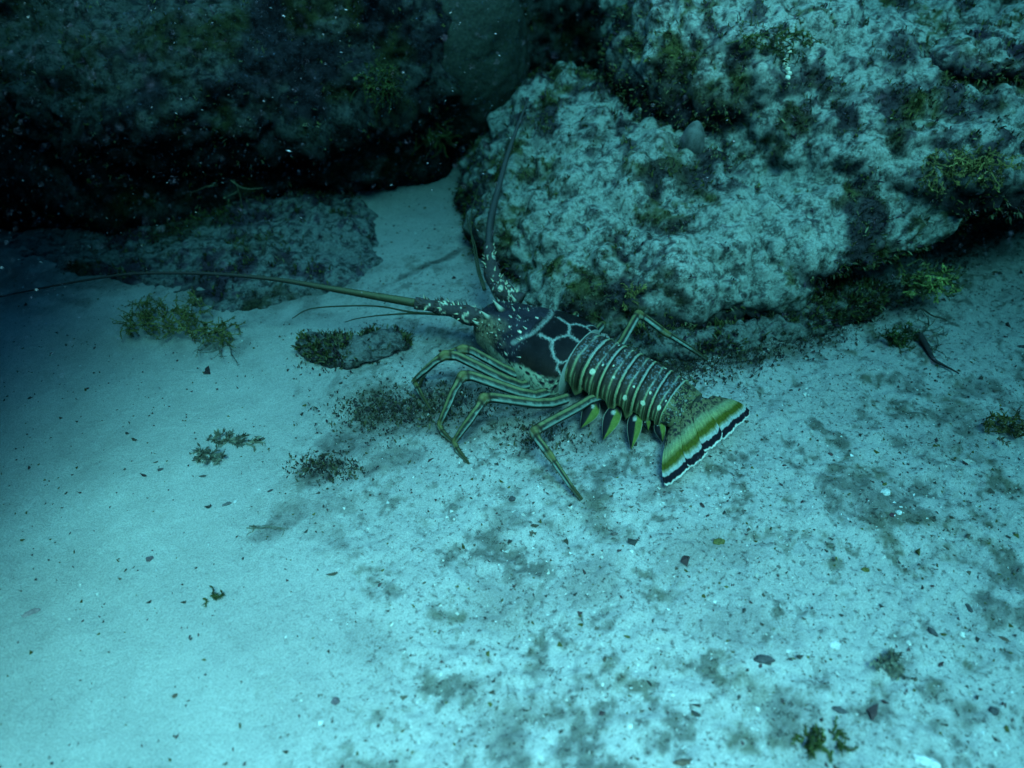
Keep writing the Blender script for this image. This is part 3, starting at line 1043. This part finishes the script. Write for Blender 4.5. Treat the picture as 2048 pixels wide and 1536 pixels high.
def seaweed(name, label, cat, base, spread, n, length, cols, seed, lean=(0, 0, .6), leaf=.004, wid=.0012, group=None):
    """fronds that branch from a patch: wavering ribbons with small side leaflets"""
    rg = random.Random(seed)
    mb = MB()
    base = np.asarray(base, float)
    for _ in range(n):
        p = base + np.array([rg.uniform(-1, 1) * spread[0], rg.uniform(-1, 1) * spread[1], rg.uniform(-1, 1) * spread[2]])
        d = norm(np.array(lean) + np.array([rg.gauss(0, .5), rg.gauss(0, .5), rg.gauss(0, .35)]))
        L = length * rg.uniform(.5, 1.15)
        col = np.array(rg.choice(cols)) * rg.uniform(.7, 1.3)
        pts = [p]
        m = 9
        for k in range(m):
            d = norm(d + np.array([rg.gauss(0, .22), rg.gauss(0, .22), rg.gauss(0, .16)]))
            p = p + d * L / m
            p[2] = max(p[2], ground(p[0], p[1]) + .001)
            pts.append(p)
        pts = np.array(pts)
        add_tube(mb, pts, np.linspace(wid, wid * .4, m + 1), col, ns=4)
        for k in range(1, m + 1):
            for sg in (1, -1):
                if rg.random() < .8:
                    t = norm(pts[k] - pts[k - 1])
                    s_ = norm(np.cross(t, np.array([rg.gauss(0, 1), rg.gauss(0, 1), rg.gauss(0, 1)])))
                    q = pts[k]
                    l_ = leaf * rg.uniform(.5, 1.4)
                    tip = q + norm(s_ + .7 * t) * l_
                    w = norm(np.cross(s_, t)) * l_ * .22
                    mid_ = (q + tip) / 2
                    mb.add(np.array([q, mid_ + w, tip, mid_ - w]), [(0, 1, 2, 3)], col * rg.uniform(.7, 1.35))
    return tag(mb.build(name, M_ALGA, smooth=False), label, cat, group)


OLIVE = ((.17, .165, .05), (.13, .13, .045), (.21, .20, .07))
GREEN = ((.05, .075, .02), (.07, .09, .025), (.035, .05, .018))
LIME = ((.34, .40, .12), (.20, .24, .07), (.12, .13, .05), (.08, .09, .04))
DRAB = ((.15, .16, .12), (.11, .12, .09), (.20, .20, .14))
seaweed('seaweed', 'yellow-green bushy seaweed on the sand below the long left feeler', 'seaweed', P(330, 635, .02), (.055, .04, .012), 190, .026, OLIVE, 1, (-.1, -.1, .3), .004)
seaweed('seaweed', 'straggly olive seaweed runners spilling right of the bushy yellow-green seaweed', 'seaweed', P(425, 660, .008), (.035, .02, .006), 60, .028, OLIVE, 2, (.2, -.5, .05), .004)
seaweed('seaweed', 'thin drab strands of weed trailing towards the camera below the olive runners', 'seaweed', P(440, 690, .004), (.03, .015, .002), 8, .05, DRAB, 3, (.1, -1, 0), .003, .0009)
seaweed('seaweed', 'green drooping fronds on the dark ledge beside the smooth sponge dome', 'seaweed', surf(755, 150), (.03, .02, .02), 60, .05, GREEN, 4, (.2, -.5, -.3), .006)
seaweed('seaweed', 'small green fronds at the foot of the sponge dome', 'seaweed', surf(865, 265), (.03, .02, .02), 46, .045, GREEN, 5, (.2, -.5, -.2), .005)
seaweed('seaweed', 'pale feathery frond hanging low on the dark ledge', 'seaweed', surf(455, 365), (.02, .01, .02), 9, .06, ((.22, .22, .14),), 6, (0, -.4, -.5), .005)
seaweed('seaweed', 'lime-tipped seaweed sprouting from under the right end of the boulder', 'seaweed', P(1850, 560, .05), (.035, .025, .02), 90, .03, LIME, 7, (.25, -.5, .1), .007, .0016)
seaweed('seaweed', 'small dark green weed on the sand below the lime-tipped seaweed', 'seaweed', P(1790, 680, .006), (.02, .012, .004), 26, .03, GREEN, 8, (0, -.3, .4), .006)
seaweed('seaweed', 'drab tangle of weed leading to a dark twig at the right', 'seaweed', P(1830, 670, .006), (.035, .03, .004), 26, .045, DRAB, 9, (.3, -.3, .2), .005)
seaweed('seaweed', 'olive weed draped over the right shoulder of the boulder', 'seaweed', surf(1935, 330), (.06, .03, .02), 120, .026, OLIVE, 10, (0, -.5, -.2), .006)
seaweed('seaweed', 'dark green weed clump on top of the boulder beside the white beaded strand', 'seaweed', surf(1545, 85), (.06, .03, .015), 90, .03, GREEN, 11, (0, -.5, .1), .005)
seaweed('seaweed', 'little yellow-green sprig on the boulder above the far walking leg', 'seaweed', surf(1262, 590), (.012, .01, .01), 14, .03, OLIVE, 12, (0, -.3, .6), .005)
seaweed('seaweed', 'forked grey-green scrap of weed lying flat on the open sand', 'seaweed', P(470, 882, .002), (.032, .006, .001), 20, .020, DRAB, 13, (.9, .25, 0), .007, .0018)
seaweed('seaweed', 'ragged grey scrap of weed next to the forked one', 'seaweed', P(425, 915, .002), (.016, .008, .001), 16, .016, DRAB, 14, (-.2, -.4, 0), .007, .0018)
seaweed('seaweed', 'tiny green sprig on the open pale sand', 'seaweed', P(420, 1196, .002), (.008, .003, .001), 6, .012, GREEN, 15, (.8, .3, 0), .005, .0014)
seaweed('seaweed', 'wispy thin strand of weed on the sand below the dark stains', 'seaweed', P(500, 1052, .003), (.004, .003, 0), 4, .06, DRAB, 16, (1, -.25, 0), .002, .0008)
seaweed('seaweed', 'brownish weed clump on the sand at the right picture edge', 'seaweed', P(2020, 855, .004), (.035, .02, .003), 36, .03, ((.13, .12, .03), (.09, .08, .03)), 17, (.2, -.2, .3), .006)
seaweed('seaweed', 'ragged dark green weed tuft on the near rubble by the long dark shell sliver', 'seaweed', P(1640, 1478, .002), (.020, .010, .002), 40, .014, GREEN, 18, (0, -.2, .25), .004)
seaweed('seaweed', 'grey-green tuft on the rubble ground between the dark shells', 'seaweed', P(1775, 1330, .002), (.014, .008, .002), 34, .011, DRAB, 19, (0, 0, .5), .005)


def stick(name, label, cat, pts, rad, col):
    mb = MB()
    K = catmull(np.array([list(P(a, b, z)) for a, b, z in pts]), 40)
    K[:, 2] += .0012 * np.sin(np.linspace(0, 9, 40))
    add_tube(mb, K, np.interp(np.linspace(0, 1, 40), np.linspace(0, 1, len(rad)), rad), col, ns=8)
    return tag(mb.build(name, M_ALGA), label, cat)


stick('twig', 'dark crooked twig lying on the sand at the right', 'twig', [(1835, 668, .012), (1850, 690, .008), (1866, 715, .006), (1885, 730, .004), (1918, 748, .003)], [.0055, .005, .003, .002, .001], (.035, .03, .03))
stick('twig', 'thin straight dark stem lying above the crooked twig', 'twig', [(1838, 617, .012), (1865, 630, .008), (1893, 642, .004)], [.0016, .0014, .001], (.05, .045, .03))

# ------------------------------------------------------------------ pebbles, shells and scraps
def chip(name, label, cat, px, py, size, rot, col, seed, z=None, group=None, rough=.35):
    bm = bmesh.new()
    bmesh.ops.create_icosphere(bm, subdivisions=4, radius=1.0)
    v = np.array([w.co[:] for w in bm.verts])
    f = [tuple(q.index for q in t.verts) for t in bm.faces]
    bm.free()
    v = v * (1 + rough * fbm(v * 1.3 + seed * 7.7, 4, seed, .65) * 1.7)[:, None]
    n = fbm(v * 3.5, 3, seed + 4)
    v = v * np.array(size) * .78
    co, si = math.cos(rot), math.sin(rot)
    v = np.stack([v[:, 0] * co - v[:, 1] * si, v[:, 0] * si + v[:, 1] * co, v[:, 2]], -1)
    c = P(px, py) if z is None else surf(px, py, .004)
    g = ground(c[0], c[1]) + size[2] * -.1 if z is None else c[2]
    mb = MB()
    mb.add(v + np.array([c[0], c[1], g]), f, np.asarray(col)[None] * (1 + .7 * n)[:, None])
    return tag(mb.build(name, M_GRIT), label, cat, group)


DK, BR, GY, WH, OL, PU = (.07, .068, .07), (.13, .09, .065), (.20, .19, .18), (.62, .62, .58), (.12, .115, .035), (.14, .11, .12)
chip('shell', 'dark curved shell fragment on the near rubble ground', 'shell', 1525, 1326, (.012, .006, .005), -.2, DK, 1)
chip('pebble', 'round brownish pebble alone on the bright sand at the bottom', 'pebble', 672, 1404, (.0052, .0050, .0045), 0, PU, 2)
chip('pebble', 'tiny brown pebble left of the round brownish one', 'pebble', 350, 1393, (.0038, .003, .003), .3, BR, 3)
chip('pebble', 'grey-purple pebble on the middle of the open sand', 'pebble', 301, 1120, (.0055, .0045, .004), .4, PU, 4)
chip('shell', 'flat pinkish shell piece at the left picture edge', 'shell', 63, 1227, (.011, .005, .0025), .5, (.32, .24, .24), 5)
chip('pebble', 'dark round pebble right of the rear walking leg tip line', 'pebble', 1024, 997, (.006, .005, .005), 0, DK, 6)
chip('shell', 'slim black mussel-like shell beside a white grain', 'shell', 541, 982, (.006, .0022, .002), .55, DK, 7)
chip('pebble', 'elongated grey pebble below the forked weed', 'pebble', 455, 1012, (.007, .003, .003), .5, (.12, .12, .12), 8)
chip('pebble', 'small dark pebble left of the elongated grey one', 'pebble', 323, 944, (.005, .003, .003), .1, (.08, .08, .08), 9)
chip('pebble', 'oval dark pebble just below the ragged grey weed', 'pebble', 408, 958, (.006, .0025, .002), .1, (.09, .09, .08), 10)
chip('leaf_scrap', 'olive leaf scrap on the ground below the tail fan', 'leaf', 1437, 1086, (.008, .007, .0025), .4, OL, 11)
chip('leaf_scrap', 'small olive scrap right of the larger leaf scrap', 'leaf', 1728, 1144, (.006, .004, .003), .2, OL, 12)
chip('shell', 'black comma-shaped shell at the right', 'shell', 1942, 1208, (.004, .009, .003), .2, DK, 13)
chip('shell', 'black shell piece below the comma-shaped one', 'shell', 1862, 1268, (.004, .008, .003), .5, DK, 14)
chip('shell', 'reddish-brown shell near the right picture edge', 'shell', 2015, 1272, (.009, .005, .003), -.5, BR, 15)
chip('shell', 'long dark shell sliver near the bottom right', 'shell', 1680, 1425, (.012, .004, .003), -.35, DK, 16)
chip('shell', 'brown shell half buried at the bottom edge', 'shell', 1365, 1528, (.012, .004, .004), 0, BR, 17)
chip('pebble', 'dark pebble on the far right rubble', 'pebble', 1985, 1425, (.006, .005, .004), 0, DK, 18)
chip('pebble', 'reddish pebble right of the tail on the rubble', 'pebble', 1660, 908, (.005, .004, .003), .2, (.10, .05, .05), 19)
chip('pebble', 'dark red pebble beside the white coral bit', 'pebble', 1785, 1030, (.006, .004, .003), .2, (.10, .04, .05), 20)
chip('coral_bit', 'bright white coral bit on the rubble right of the tail fan', 'coral bit', 1770, 985, (.009, .006, .004), .3, WH, 21)
chip('coral_bit', 'small white coral bit with a dark red pebble next to it', 'coral bit', 1797, 1026, (.005, .004, .003), 0, WH, 22)
chip('coral_bit', 'white bar-shaped coral bit at the bottom right corner', 'coral bit', 1850, 1525, (.014, .006, .004), -.3, WH, 23)
chip('coral_bit', 'rounded pale coral bit left of the black shells', 'coral bit', 1667, 1294, (.009, .007, .004), 0, (.62, .6, .58), 24)
chip('coral_bit', 'white grain beside the slim black shell', 'coral bit', 518, 980, (.003, .0025, .002), 0, WH, 25)
chip('pebble', 'brown double pebble in the rubble below the lobster tail', 'pebble', 1230, 1070, (.006, .004, .003), 0, (.12, .10, .09), 26)
chip('sponge_lobe', 'pale oval sponge hanging in the hollow under the boulder top', 'sponge', 1385, 285, (.026, .022, .044), 0, (.13, .14, .13), 27, z=.17, rough=.12)
chip('flake', 'black pointed flake at the right picture edge', 'flake', 2046, 696, (.012, .005, .003), -.15, DK, 28)

mb = MB()
for k in range(8):
    q = surf(1574 + 4 * math.sin(k * 1.3), 96 + 8.5 * k, .016)
    V_, Q_, F_, _, _ = tube(q + np.array([[0, 0, .004], [0, 0, .0028], [0, 0, 0], [0, 0, -.0028], [0, 0, -.004]]), [.0008, .0036, .0046, .0036, .0008], 10)
    mb.addq(V_, Q_, np.tile(np.array([.74, .74, .58]), (len(V_), 1)))
tag(mb.build('beaded_strand', M_GRIT), 'short white beaded strand hanging down the face of the boulder', 'strand')


def scatter(name, label, n, region, size, cols, seed, dens):
    """countless grains and shell crumbs lying on the sand: one object"""
    rg = np.random.default_rng(seed)
    x = rg.uniform(region[0], region[1], n * 6)
    y = rg.uniform(region[2], region[3], n * 6)
    keep = rg.random(n * 6) < dens(x, y)
    x, y = x[keep][:n], y[keep][:n]
    z = seabed_height(x, y)
    n = len(x)
    t = np.array([[1, 1, 1], [1, -1, -1], [-1, 1, -1], [-1, -1, 1], [0, 0, 1.5]]) * .6
    sc = rg.lognormal(math.log(size), .45, (n, 1, 1)) * rg.uniform(.5, 1.5, (n, 1, 3))
    V_ = t[None] * sc + rg.normal(0, .25, (n, 5, 3)) * sc
    ang = rg.uniform(0, 6.28, n)
    co, si = np.cos(ang)[:, None], np.sin(ang)[:, None]
    V_ = np.stack([V_[..., 0] * co - V_[..., 1] * si, V_[..., 0] * si + V_[..., 1] * co, V_[..., 2] * .7], -1)
    V_ = V_ + np.stack([x, y, z + size * .2], -1)[:, None]
    cl = np.array(cols)[rg.integers(0, len(cols), n)] * rg.uniform(.7, 1.2, (n, 1))
    base = np.arange(n)[:, None, None] * 5
    tri = np.array([[0, 1, 2], [0, 3, 1], [0, 2, 3], [1, 3, 2], [4, 0, 1], [4, 2, 0], [4, 1, 2]])
    mb = MB()
    mb.add(V_.reshape(-1, 3), [], np.repeat(cl, 5, 0))
    mb.f.append(((tri[None] + base).reshape(-1, 3), 't'))
    tag(mb.build(name, M_GRIT, smooth=False), label, 'grit', kind='stuff')


def ground_turf():
    rg = np.random.default_rng(55)
    line = catmull(np.array([P(a, b) for a, b in ((1225, 690), (1300, 722), (1395, 742), (1500, 712), (1620, 672), (1700, 630), (1800, 580), (1900, 520), (2040, 440))]), 400)
    k = rg.integers(0, 400, 2600)
    p = line[k] + np.stack([rg.normal(0, .018, 2600), rg.normal(.005, .022, 2600), 0 * k], -1)
    p[:, 2] = seabed_height(p[:, 0], p[:, 1])
    for a, b, r, n in ((690, 700, .06, 500), (760, 820, .07, 500), (650, 935, .04, 260), (900, 810, .07, 350), (1080, 870, .05, 200)):
        c = P(a, b)
        q = c + np.stack([rg.normal(0, r * .6, n), rg.normal(0, r * .35, n), np.zeros(n)], -1)
        q[:, 2] = seabed_height(q[:, 0], q[:, 1])
        p = np.vstack([p, q])
    mb = MB()
    blades(mb, p, np.tile([0, 0, 1.0], (len(p), 1)), 56, (.002, .008), ((.05, .055, .03), (.04, .04, .035), (.07, .07, .05), (.05, .04, .045), (.10, .10, .05)))
    tag(mb.build('algal_turf', M_ALGA, smooth=False), 'dark algal fuzz creeping over the sand at the foot of the boulder and before the lobster', 'algae', kind='stuff')


ground_turf()
scatter('shell_grit', 'pale shell crumbs strewn over the seabed', 5500, (-.9, .95, .22, 1.5), .0011, ((.75, .75, .72), (.6, .58, .52), (.7, .66, .6)), 5,
        lambda x, y: .12 + .88 * sstep(-.3, .15, x))
scatter('dark_grit', 'dark specks of algae and detritus strewn over the seabed', 9000, (-.9, .95, .22, 1.5), .0014, ((.05, .05, .045), (.09, .08, .06), (.08, .05, .05), (.10, .10, .03)), 6,
        lambda x, y: .35 + .65 * sstep(-.3, .15, x))

def motes(name, label, n, size, dmin, dmax, box, colour, seed, stretch):
    """flecks hanging in the water, thickest before the reef"""
    rg = np.random.default_rng(seed)
    px_, py_ = rg.uniform(box[0], box[1], n), rg.uniform(box[2], box[3], n)
    d_ = dmin + (dmax - dmin) * rg.random(n) ** .6
    r_ = FW[None] + RT[None] * ((px_ - 1024) / FPX)[:, None] + UP[None] * ((768 - py_) / FPX)[:, None]
    p_ = CAMP + r_ / np.linalg.norm(r_, axis=1)[:, None] * d_[:, None]
    p_ = p_[(p_[:, 2] > .03) & (p_[:, 2] < HAZE_TOP - .02)]
    n = len(p_)
    t_ = np.array([[1, 0, 0], [-1, 0, 0], [0, 1, 0], [0, -1, 0], [0, 0, 1], [0, 0, -1]], float)
    ang = rg.normal(0, .5, n)
    sc = rg.lognormal(math.log(size), .4, n)[:, None]
    ex = np.stack([np.cos(ang), 0 * ang, np.sin(ang)], -1) * sc * stretch
    ey = np.tile([0, 1.0, 0], (n, 1)) * sc
    ez = np.stack([-np.sin(ang), 0 * ang, np.cos(ang)], -1) * sc
    V_ = p_[:, None] + t_[None, :, :1] * ex[:, None] + t_[None, :, 1:2] * ey[:, None] + t_[None, :, 2:] * ez[:, None]
    F_ = np.array([(0, 2, 4), (2, 1, 4), (1, 3, 4), (3, 0, 4), (2, 0, 5), (1, 2, 5), (3, 1, 5), (0, 3, 5)])
    mb = MB()
    mb.add(V_.reshape(-1, 3), [], colour)
    mb.f.append(((F_[None] + np.arange(n)[:, None, None] * 6).reshape(-1, 3), 't'))
    tag(mb.build(name, M_GRIT), label, 'flecks', kind='stuff')


motes('marine_snow', 'white drifting flecks in the dark water before the ledge', 420, .0005, .8, 1.45, (-60, 1500, -30, 640), (.15, .16, .17), 31, 2.8)
motes('blue_veil', 'bluish specks added as a blue veil before the dark reef ledge', 26000, .00018, .85, 1.5, (-80, 1050, -80, 760), (.035, .075, .13), 33, 1.3)  # blue painted into the specks lifts the dark as scattered light would
motes('haze_veil', 'fine silt specks added as a haze veil in the water', 26000, .00016, .45, 1.5, (-80, 2130, -80, 1100), (.05, .07, .10), 32, 1.3)  # specks added to veil the distance, standing in for scattered light

# ------------------------------------------------------------------ the water volume
def haze():
    bm = bmesh.new()
    bmesh.ops.create_cube(bm, size=1.0)
    for v in bm.verts:
        v.co = Vector((v.co.x * 100, v.co.y * 100, -1.2 if v.co.z < 0 else HAZE_TOP))
    me = bpy.data.meshes.new('haze')
    bm.to_mesh(me)
    bm.free()
    m = bpy.data.materials.new('water_haze')
    m.use_nodes = True
    n = m.node_tree.nodes
    n.remove(n['Principled BSDF'])
    pv = n.new('ShaderNodeVolumePrincipled')
    pv.inputs['Color'].default_value = (*HAZE_COLOR, 1)
    pv.inputs['Density'].default_value = HAZE_DENSITY
    pv.inputs['Absorption Color'].default_value = (*HAZE_ABSORB, 1)
    pv.inputs['Anisotropy'].default_value = 0.3
    m.node_tree.links.new(pv.outputs[0], n['Material Output'].inputs['Volume'])
    me.materials.append(m)
    o = bpy.data.objects.new('haze', me)
    COL.objects.link(o)
    tag(o, 'blue green sea water', 'water', kind='stuff')


haze()
